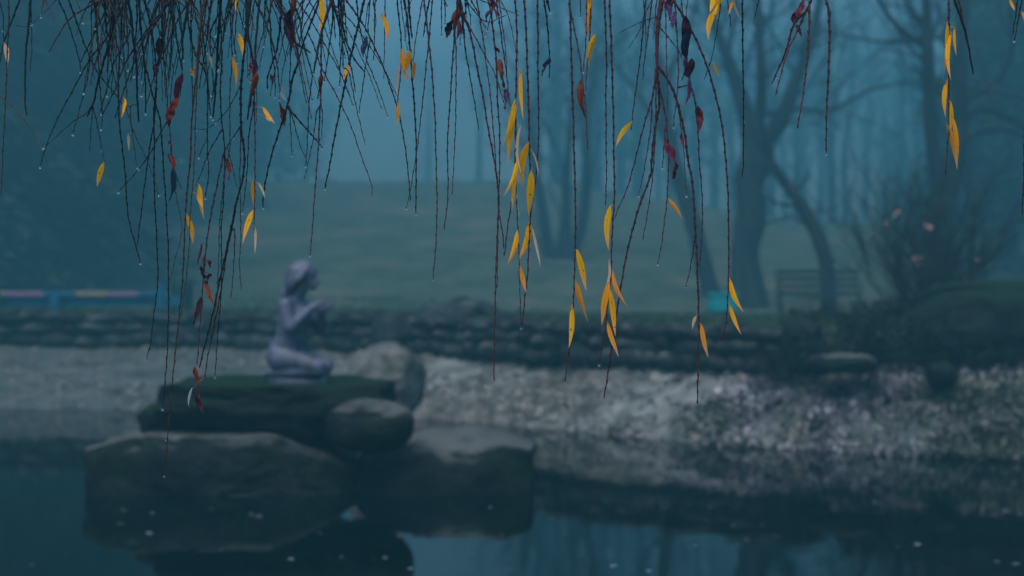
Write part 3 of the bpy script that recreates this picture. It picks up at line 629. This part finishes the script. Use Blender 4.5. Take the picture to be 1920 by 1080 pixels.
# ------------------------------------------------------------ willow over the camera's view: tree > twig > leaf, dew_drop
willow = tag(empty('willow_tree', (-3.3, 1.5, .1)), 'weeping willow whose nearly bare dripping twigs hang across the top of the view', 'tree')
WB = Vector(willow.location)
def wmesh(mb, name, mat, parent=None): o = mb.build(name, mat, parent or willow, True); return o
LIMB = [Vector((-3.3, 1.5, 2.3)), Vector((-2.6, 2.2, 3.0)), Vector((-1.6, 2.8, 3.25)), Vector((-.6, 2.98, 3.28)), Vector((.4, 2.98, 3.22)), Vector((1.5, 2.95, 3.1)), Vector((2.3, 2.9, 2.9))]
wmesh(MB().tube([p - WB for p in [Vector((-3.3, 1.5, -.1)), Vector((-3.3, 1.5, .3)), Vector((-3.35, 1.5, 1.4)), Vector((-3.3, 1.5, 2.4)), Vector((-3.2, 1.45, 3.6)), Vector((-3.0, 1.4, 5.2))]], [.42, .3, .26, .24, .17, .09], 14), 'trunk', M['bark'])
LQ = spline(LIMB, .08); wmesh(MB().tube([p - WB for p in LQ], [lerp(.11, .022, i / (len(LQ) - 1)) for i in range(len(LQ))], 8), 'limb', M['bark'])
T = """d3 37,0 28,22 17,53 6,86 0,117
d2 0,5 5,30 7,64 5,83
b2.5 16,0 17,36 14,80 13,128 10,194 5,300 2,367
d4.5 57,0 53,55 48,110 47,195 51,217
d2 58,0 58,28 60,83 56,135
d2.5* 110,0 125,36 139,78 150,119 151,134
d3 129,0 144,42 161,89 183,136 211,170 228,195
d1.3 106,0 69,36 50,50 28,47
r1.5* 0,180 28,205 64,251 81,276
d4 188,0 168,28
d3 205,0 197,22 178,61 150,118
d5.5 214,0 210,56 194,117 183,156 175,192 163,219
d3.5 176,0 178,20 181,53 185,117 186,140
d3.5 208,30 206,60 205,90 200,136
d2.5* 215,40 200,70 181,94 164,119 139,164 111,217 89,267 75,312
d1.8 178,190 164,210 133,231 92,269 84,280
d1.8* 176,95 170,110 164,147 156,178 144,225 136,251
d1.8 175,195 182,235 189,267 196,305
d1.6 175,195 173,215 170,250 168,286
d2* 186,140 188,170 192,217 189,241
d3.2* 230,0 226,80 222,150 224,228 232,300 235,335 241,409 256,465 263,492
d5.5 240,0 246,33 249,67 256,117 257,172 260,229
d4.5* 261,0 264,56 270,111 273,167 273,212
d3 271,0 282,47 289,89 293,128 293,167 289,230 283,262 274,324 265,398 257,461
d7 307,0 307,56 302,97 293,133 289,145
d4 318,0 329,56 340,128
d2.5 318,5 316,22 307,83 309,125 313,167 314,200 318,236 321,294
d3.5 321,0 285,44 254,86 232,125 216,167 191,217
d3.5 312,0 300,30 268,75 246,130 232,170 215,222
d2.8 250,50 235,80 216,111 202,160 186,217
d2.8* 271,100 274,130 288,183 299,222 303,260 307,317 312,398 315,457 316,573 314,651 309,721 305,766
d2.8* 293,160 289,200 289,250 289,324 291,398 296,517 287,602 281,650 275,672
b3* 382,0 378,40 372,100 367,150 364,178 359,236 357,300 355,313 348,398 343,509 337,583 327,674 318,772 312,850 308,891
b2.2 388,0 376,90 370,150 366,236 366,250 363,324 357,398 354,472 343,565 338,600
b5 385,0 376,50 370,105 367,156
d3* 349,0 355,56 367,103 384,133 389,172 389,278 391,324 385,370
d3 396,0 387,78 380,125 373,167
d5.5* 414,0 410,56 407,111 403,181 399,222
d3 412,22 396,56 395,97 400,160 397,190
d2.5* 414,28 416,97 413,172 417,236 421,278 421,324 417,400 415,430 415,538 409,616 403,706
r2.2 431,0 433,56 435,111 431,172 431,236 430,280 421,330 412,420 408,540 398,620
d4.2 463,0 462,56 456,111 452,167 452,236 458,290 456,331 444,376 433,428 422,480 411,531 396,600 384,647 374,690
b3 444,376 436,420 424,480 418,520 408,580 397,630 388,680 384,708
d5.5 470,0 464,56 473,106 478,140 471,180 463,225
d4.5 487,0 483,42 478,111 478,139
d2.5 489,22 512,83 517,111
d4 527,0 527,28 519,92 503,139 501,167
d1.8* 450,160 422,212 390,240 366,242
d2 450,236 431,267 424,282
d2 417,239 392,286 375,330 366,350
d2.2* 478,150 475,200 467,250 463,324 455,398
r2.5* 480,167 478,236 478,250 478,343 476,435
r2 452,200 451,250 450,361 452,435 449,491 452,545
r2.8 421,280 404,361 391,428 385,480 378,565 372,650 369,685
d1.5 424,275 430,290 445,354
d1.5* 389,240 387,261 372,294
d1.5* 245,200 248,250 257,313
d1.5* 236,200 252,250 278,305 298,365
d2.2* 314,225 300,250 280,290 248,331 222,359
r1.6 321,250 328,354 341,428 328,487 318,531
d1.5 315,290 326,317 341,357
d6 519,0 547,56 561,114
d4* 561,114 549,144 540,194 522,250 504,311 494,364 493,389
d3.2* 540,190 544,206 605,276
d4 600,0 569,80 561,111
d6* 622,0 602,64 588,136
d3.5 547,0 563,39 566,69 587,144
d4.5 552,80 583,99
d3* 624,0 622,56 608,150
r2.8* 602,64 602,83 602,167 600,205 597,270 591,353 584,450 581,477
d2 600,195 593,214 587,264 576,311 570,336
d2* 587,140 579,200 576,270 573,311
d1.7 602,180 604,220 602,264
d2* 543,200 547,290
d2 544,206 547,214 562,270 573,297
d3.8 636,0 638,8 647,69 663,108 684,136
d4* 683,0 661,92 644,172 630,242 620,300 609,352
r2.2 575,60 590,90 602,125 636,189 658,236 680,300 696,345 697,368
r2.8 649,0 674,36 698,78 741,187 760,280 770,377
d3.5 645,0 644,17 641,56 644,128
d3 634,0 636,30 638,94
d2.5 669,0 672,36 686,106
d2.2 694,0 690,56 694,75
r2.2* 706,0 703,14 701,111
r1.8* 686,106 687,113 710,167 726,216
r1.8 644,128 654,136 669,206 685,272
d2.2* 694,75 690,97 673,210
d1.8 722,0 720,148
d2.5 745,0 752,78 751,136 745,194
d3.2* 757,0 766,58 774,163 780,253 780,400
d4 766,0 772,73
r2.2 792,0 782,58 774,117
r2.8* 795,0 805,86 813,175 817,272 819,420 812,522
r2.2* 811,0 803,86 794,175 784,264 772,342 762,389
d3 805,0 793,70
r2.8 858,0 852,70 844,187 839,272 840,369 834,416 833,430
r2 852,60 855,97 854,233 848,365
d2.5 862,0 864,20 870,60 873,97 889,187 898,245
d6 861,0 866,20 869,66
r3.2 858,0 882,64 894,125 907,189 917,250 929,314 935,375 933,430 930,500 929,550 927,640 926,716
r2.2 894,0 905,69 911,111 921,194 929,297 933,350 934,420 932,540
r3 915,0 920,22 930,106 933,194 937,250 937,300 935,390 942,433 945,467
r2.5 931,0 943,89 951,150 953,180 957,200
r2 936,0 948,97 951,140
r2.2 865,20 909,103 929,142 945,194
r3 966,0 969,61 968,161 966,220 967,264 963,342 955,406 945,480
r2.2 966,200 968,340 971,430 974,520 976,600 972,640
r3.2* 983,0 987,75 991,194 992,250 995,361 994,417 990,500 985,550 980,600 977,613
r3 1008,0 1009,150 1010,250 1006,319 997,389 991,428
d2.8 1020,0 1029,75 1030,147
d4* 1026,0 1031,22
r3.3* 1068,0 1070,56 1073,167 1077,300 1079,400 1078,483 1075,567 1067,657 1059,715
r2.5 1069,15 1087,106 1092,152 1098,200 1099,222 1102,280
r2.5* 1100,0 1098,83 1093,133
r2.5 1108,0 1105,83 1097,172
r2.2* 1088,0 1089,30
r2.8 1134,0 1137,111 1136,194 1137,300 1136,385
r3.2* 1143,0 1147,111 1150,208 1151,300 1152,370 1148,433 1146,500 1137,600 1123,683
r2.5 1211,0 1200,111 1187,208 1184,244
r2.5 1223,0 1212,83 1205,150
r9 1241,0 1236,30 1232,70 1232,124
r3 1231,120 1223,181 1207,236 1191,300 1177,350 1160,389 1152,410
r3.8 1233,124 1236,194 1229,236 1222,300 1219,331 1195,398 1173,487 1153,607 1140,700 1132,747
r2.2* 1223,181 1219,250 1206,326 1197,366
r2.5 1231,130 1230,180 1228,268 1220,361 1205,451
r4 1234,122 1261,167 1281,236 1290,300 1299,350 1304,435 1308,517 1310,600 1308,757
r2.5* 1236,150 1248,217 1252,264 1254,300 1253,336 1248,398 1241,454 1233,494
r2* 1250,230 1247,250 1242,313
r2.2 1245,0 1248,30 1250,111 1252,208
r2.5* 1266,0 1268,50 1272,139 1263,237
r2 1236,48 1270,92 1279,110
r3.5 1262,0 1268,8 1297,58 1325,122 1347,200 1356,250 1364,343 1366,412 1366,517 1362,600 1353,638
r2.5 1296,165 1307,222 1311,300 1315,343 1317,412 1312,500
r1.8* 1304,440 1296,490 1291,520 1286,536
r1.5* 1270,200 1281,275 1287,366
d2.8 1392,0 1393,111 1394,208 1394,300 1391,333
d2 1350,0 1350,22 1333,117
r2.2 1364,0 1371,53
d2 1423,0 1414,35
d1.5 1236,28 1200,42 1160,62
d1.5 1210,45 1178,92
d2 1334,112 1320,150
r4 1521,0 1512,19 1488,47 1472,100 1447,157
r3.5 1512,19 1494,60 1475,101 1454,179
r3.8 1518,8 1516,79 1507,167 1495,241
r4.2* 1549,0 1555,31 1554,126 1550,205 1549,287
r3.2 1779,0 1779,47 1779,142 1779,236 1776,283 1772,330
d5 1790,0 1811,63 1825,140
b3 1798,0 1806,41
d2.5 1908,0 1899,66
d2.5* 1916,0 1902,76
r3 1922,230 1919,350 1916,404
r2.2 440,430 438,500 433,560
r2 700,0 705,40 702,58
d2 873,0 910,40 950,28
r1.5 900,0 940,15 975,30
d2.5* 833,0 838,10"""
twigs = []                        # (material, width, px points, drop, depth list)
for ln in T.split('\n'):
    h, *ps = ln.split(); P = [tuple(map(float, q.split(','))) for q in ps]; drop = h.endswith('*'); twigs.append([h[0], float(h[1:].rstrip('*')), P, drop, False])
rt = random.Random(12)
def filler(n_, xa, xb, la, lb, wa, wb, ang):
    for _ in range(n_):
        x = rt.uniform(xa, xb); L = rt.uniform(la, lb); a = rt.gauss(0, ang); P = [(x, 0.)]; m = 4
        for i in range(m): x += math.sin(a) * L / m; P.append((x, P[-1][1] + math.cos(a) * L / m)); a = a * .8 + rt.gauss(0, .06)
        twigs.append([rt.choice('dddrb'), rt.uniform(wa, wb), P, rt.random() < .4, True])
filler(20, 330, 640, 60, 200, 1.4, 2.4, .3); filler(14, 170, 330, 60, 200, 1.4, 2.6, .35)
filler(34, 160, 330, 50, 200, 1.6, 3.2, .38); filler(44, 320, 660, 50, 230, 1.6, 3.0, .35); filler(12, 660, 960, 30, 130, 1.4, 2.4, .25); filler(6, 1200, 1290, 30, 110, 1.6, 2.4, .2); filler(4, 0, 150, 20, 60, 1.2, 2, .4)
placed = []                       # sampled (px, py, D, twig index)
TM = {'d': M['twig_dark'], 'r': M['twig_red'], 'b': M['twig_brown']}
drop_me = None
bmd = bmesh.new(); bmesh.ops.create_uvsphere(bmd, u_segments=10, v_segments=8, radius=1)
for v in bmd.verts: v.co.z *= 1.15 if v.co.z > 0 else 1.0
drop_me = bpy.data.meshes.new('dew_drop'); bmd.to_mesh(drop_me); bmd.free(); drop_me.polygons.foreach_set('use_smooth', [True] * len(drop_me.polygons)); drop_me.materials.append(M['dew'])
tobj = []
def limb_point(x):
    return min(LQ, key=lambda q: abs(q.x - x))
for ti, (kd, w, P, drop, fill) in enumerate(twigs):
    top_open = P[0][1] <= 5 or P[0][0] <= 0 or P[0][0] >= 1920
    D0 = rt.uniform(2.78, 3.08)
    if fill and rt.random() < .25: D0 = rt.uniform(2.6, 3.3)
    if not top_open and placed:
        q = min(placed, key=lambda q: (q[0] - P[0][0]) ** 2 + (q[1] - P[0][1]) ** 2); D0 = q[2]
        P = [(q[0], q[1])] + (P if math.hypot(q[0] - P[0][0], q[1] - P[0][1]) > 4 else P[1:])
    dD = rt.uniform(-.05, .05) if len(P) > 2 else 0
    Q2 = spline([Vector((x, y, 0)) for x, y in P], 3.6); m = len(Q2); tot = max(1, m - 1)
    W, rad = [], []; nodeoff = rt.uniform(0, 1); ns = rt.uniform(12, 18); acc = rt.uniform(0, ns); side = 1; kx = 0
    fine = P[-1][1] - P[0][1]
    for i, q in enumerate(Q2):
        t = i / tot; D = D0 + dD * t
        if i: acc += (q - Q2[i - 1]).length
        r = w / 2 * lerp(1.12, .58, t) * (D / F); bump = 1.0
        if acc > ns: acc = 0; ns = rt.uniform(11, 19); side = -side; bump = 1.75 if w < 4.5 else 1.25; kx = side * .5
        else: kx *= .6
        if i == tot: bump = .5
        p = pt(q.x + kx + noise.noise(Vector((q.y * .02, ti, 0))) * .9, q.y, D); W.append(p); rad.append(r * bump); placed.append((q.x, q.y, D, ti))
    org = W[0].copy()
    if top_open:                  # run on up, out of view, to the bough overhead
        lp = limb_point(W[0].x * .9 + rt.uniform(-.12, .12)); a = W[0]; dr = (W[0] - W[min(3, len(W) - 1)]).normalized()
        mid = a + dr * .3; up = spline([lp, Vector((lerp(mid.x, lp.x, .45), lerp(mid.y, lp.y, .45), lerp(mid.z, lp.z, .5))), a + dr * .12, a], .06)[:-1]
        W = up + W; rad = [rad[0] * lerp(1.3, 1, i / len(up)) for i in range(len(up))] + rad
    o = MB().tube([p - org for p in W], rad, 6).build('twig', TM[kd], willow, True); o.location = org - WB; tobj.append((o, org))
    def dew(p, s): 
        d = link('dew_drop', drop_me, None, o); d.location = p - org; d.scale = (s, s, s)
    if drop: dew(W[-1] - Vector((0, 0, .0022)), rt.uniform(.0024, .0030))
    if rt.random() < .3 and len(W) > 12:
        k = rt.randint(len(W) // 2, len(W) - 3); dew(W[k] + Vector((rad[k] * rt.choice((-1, 1)), -rad[k], -.001)), rt.uniform(.0018, .0025))

def leaf_mesh(L, Wd, bend, twist, fold, crumple, r, dirv, sidev):
    """blade from its stalk at the origin along dirv, bowed sideways, twisted about its midrib and folded along it"""
    n_, m = 16, 4; vs, fs, uv = [], [], []; nrm = dirv.cross(sidev).normalized(); ph = r.uniform(0, 6)
    for i in range(n_ + 1):
        t = i / n_; wid = Wd * .5 * interp(t, [0, .06, .15, .28, .42, .6, .75, .87, .95, 1], [.06, .42, .78, .97, 1.0, .86, .6, .32, .14, .02])
        c = dirv * (L * t) + sidev * (bend * L * math.sin(math.pi * t)) + nrm * (.10 * L * math.sin(math.pi * t * .9 + ph) * (.4 + crumple))
        a = twist * (t - .3); sv = sidev * math.cos(a) + nrm * math.sin(a); nv = nrm * math.cos(a) - sidev * math.sin(a)
        for j in range(m + 1):
            u = j / m * 2 - 1; cr = crumple * Wd * .35 * noise.noise(Vector((t * 6, u * 2, ph)))
            vs.append(c + sv * (u * wid * (1 + crumple * .3 * noise.noise(Vector((t * 9, u, ph + 3))))) + nv * (abs(u) * wid * fold + cr)); uv.append((j / m, t))
    for i in range(n_):
        for j in range(m): a = i * (m + 1) + j; fs.append((a, a + 1, a + m + 2, a + m + 1))
    return mesh('leaf', vs, fs, True, uv)
LV = """y 976,130 981,225 8
y 967,185 942,280 12
y 966,205 950,310 10
y 991,267 981,350 14
p 977,235 976,325 6
y 969,300 944,367 9
o 970,322 960,395 7
y 996,320 991,405 15
y 993,414 971,490 12
y 970,432 951,497 10
o 976,498 987,550 8
p 970,358 975,408 3.5
p 998,422 1013,500 5
p 997,280 1008,335 3
y 1106,-12 1098,78 12
y 1110,-14 1104,58 8
y 1116,64 1106,128 12
r 1089,150 1098,224 11
y 1185,228 1155,275 9
o 1253,371 1280,412 7
y 1145,385 1141,470 12
y 1080,467 1100,545 12
o 1080,528 1103,605 10
y 1073,572 1066,653 10
p 1141,487 1132,550 5
y 1142,527 1129,610 12
y 1143,543 1155,630 11
o 1140,603 1159,670 9
o 1149,507 1177,575 8
y 1368,523 1395,585 9
y 1367,570 1390,628 8
o 1314,607 1328,670 9
p 1305,592 1298,618 6
y 1774,44 1770,150 10
y 1784,60 1782,150 9
o 1790,50 1793,105 5
y 1776,150 1773,222 9
y 1781,190 1783,250 9
o 1775,232 1795,318 10
y 1787,220 1796,300 7
o 1895,-5 1902,20 7
y 1917,22 1922,50 7
y 1352,-15 1345,35 12
y 1347,10 1328,75 11
y 1337,-10 1331,22 10
o 1376,0 1366,28 5
p 1374,-5 1392,42 4
o 1338,118 1350,145 6
y 714,25 726,78 9
y 754,90 758,140 9
y 769,95 756,140 12
o 757,132 765,155 6
o 778,116 776,152 8
o 747,193 744,237 7
p 747,125 743,182 4.5
y 654,122 643,152 8
y 603,-6 597,62 12
y 446,-6 446,26 7
y 446,62 455,104 10
y 435,108 442,165 9
p 392,102 398,130 6
o 357,128 364,146 6
o 492,200 516,232 7
o 497,215 508,228 4
y 233,183 229,222 8
p 240,250 242,284 5
p 7,80 15,127 11
y 194,305 182,350 9
y 372,345 384,413 11
o 369,362 380,388 7
y 350,402 361,457 10
y 474,394 455,457 11
o 474,338 475,386 7
p 485,343 496,372 4
p 478,425 478,476 4.5
m 342,138 331,195 10
r 335,178 318,238 14
m 320,262 321,275 4
r 321,285 324,322 6
b 324,315 316,378 9
r 423,293 428,338 7
d 380,498 386,532 8
r 384,525 401,573 7
r 391,488 395,502 6
m 394,512 390,532 6
d 375,558 365,608 11
m 377,455 371,498 4
r 366,688 369,748 9
m 367,742 383,776 7
w 361,726 353,762 5
r 477,133 471,202 9
d 480,110 477,150 11
m 468,116 466,142 8
d 546,15 549,90 13
m 547,60 543,95 7
r 524,190 530,238 8
w 526,163 538,190 8
m 508,140 510,158 6
r 600,138 598,186 7
b 684,66 684,108 9
r 861,4 852,70 13
d 849,38 838,72 9
m 860,35 855,75 7
m 915,-8 920,28 9
b 919,18 912,42 6
m 926,14 932,38 4
r 934,112 945,165 10
m 929,88 936,100 6
u 944,166 950,205 9
u 1029,108 1018,145 8
m 1263,-12 1255,26 11
u 1252,5 1256,45 8
u 1262,22 1262,54 7
d 1282,30 1281,106 15
b 1287,58 1292,118 13
u 1281,110 1279,152 7
d 1293,110 1299,174 15
u 1291,145 1287,200 6
m 1308,198 1308,254 10
m 1252,258 1256,336 12
m 1276,250 1282,280 6
m 1504,-2 1501,38 9
m 1495,18 1489,52 8
u 1492,46 1503,70 6
m 1508,10 1495,35 6
r 383,480 381,500 5
d 305,60 303,120 9
d 290,120 293,146 8
r 552,-5 546,40 8"""
rl = random.Random(5)
pal = {'y': 'yellow', 'o': 'orange tinged', 'p': 'pale beige', 'w': 'pale silvery', 'm': 'dry maroon', 'r': 'dry rust brown', 'u': 'dry purple', 'b': 'withered blue black', 'd': 'withered dark brown'}
for ln in LV.split('\n'):
    k, a, b_, w = ln.split(); ax, ay = map(float, a.split(',')); bx_, by = map(float, b_.split(',')); w = float(w)
    q = min(placed, key=lambda q: (q[0] - ax) ** 2 + (q[1] - ay) ** 2 + (1e5 if twigs[q[3]][4] else 0)); D = q[2] - .006
    A = pt(ax, ay, D); B = pt(bx_, by, D + rl.uniform(-.012, .012)); N = pt(q[0], q[1], q[2]); d = B - A; L = d.length; dirv = d.normalized()
    dead = k in 'mrubd'; yaw = rl.uniform(-.5, .5) if not dead else rl.uniform(-.9, .9)
    sv = Matrix.Rotation(yaw, 3, dirv) @ dirv.cross(Vector((0, -1, 0))).normalized()
    Wd = w / F * D / max(.66, math.cos(yaw)) * (1.0 if not dead else 1.25)
    me = leaf_mesh(L, Wd, rl.choice((rl.uniform(.01, .04), rl.uniform(.05, .11))) * rl.choice((-1, 1)), rl.uniform(-1.1, 1.1) if not dead else rl.uniform(-3.2, 3.2), rl.uniform(.1, .4), 0 if not dead else rl.uniform(.5, 1.2), rl, dirv, sv)
    o, org = tobj[q[3]]
    lf = link('leaf', me, LM[k], o); lf.location = A - org; lf['label'] = pal[k] + ' narrow willow leaf'
    if (A - N).length > .002:     # its stalk, part of the same blade mesh
        st_ = MB().tube([N - A, (N - A) * .5 + Vector((0, 0, .001)), dirv * .004], [.0006, .0005, .0005], 4)
        nv = len(me.vertices); vs = [v.co.copy() for v in me.vertices] + st_.v; fs = [tuple(p.vertices) for p in me.polygons] + [tuple(i + nv for i in f) for f in st_.f]
        uv = [(j / 4, i / 16) for i in range(17) for j in range(5)] + [(.5, 0)] * len(st_.v)
        me2 = mesh('leaf', vs, fs, True, uv); me2.materials.append(LM[k]); lf.data = me2

# ------------------------------------------------------------ haze
hz = MB().box((0, 80, 13.9), (300, 232, 32.6)); me = mesh('haze', hz.v, hz.f, False)
mh = bpy.data.materials.new('haze'); mh.use_nodes = True; n = mh.node_tree.nodes; n.remove(n['Principled BSDF'])
pv_ = n.new('ShaderNodeVolumePrincipled'); pv_.inputs['Color'].default_value = (*HAZE_COLOR, 1); pv_.inputs['Density'].default_value = HAZE_DENSITY; pv_.inputs['Anisotropy'].default_value = .35
mh.node_tree.links.new(pv_.outputs[0], n['Material Output'].inputs['Volume'])
tag(link('haze', me, mh), kind='stuff', label='even blue mist filling the park', cat='mist')
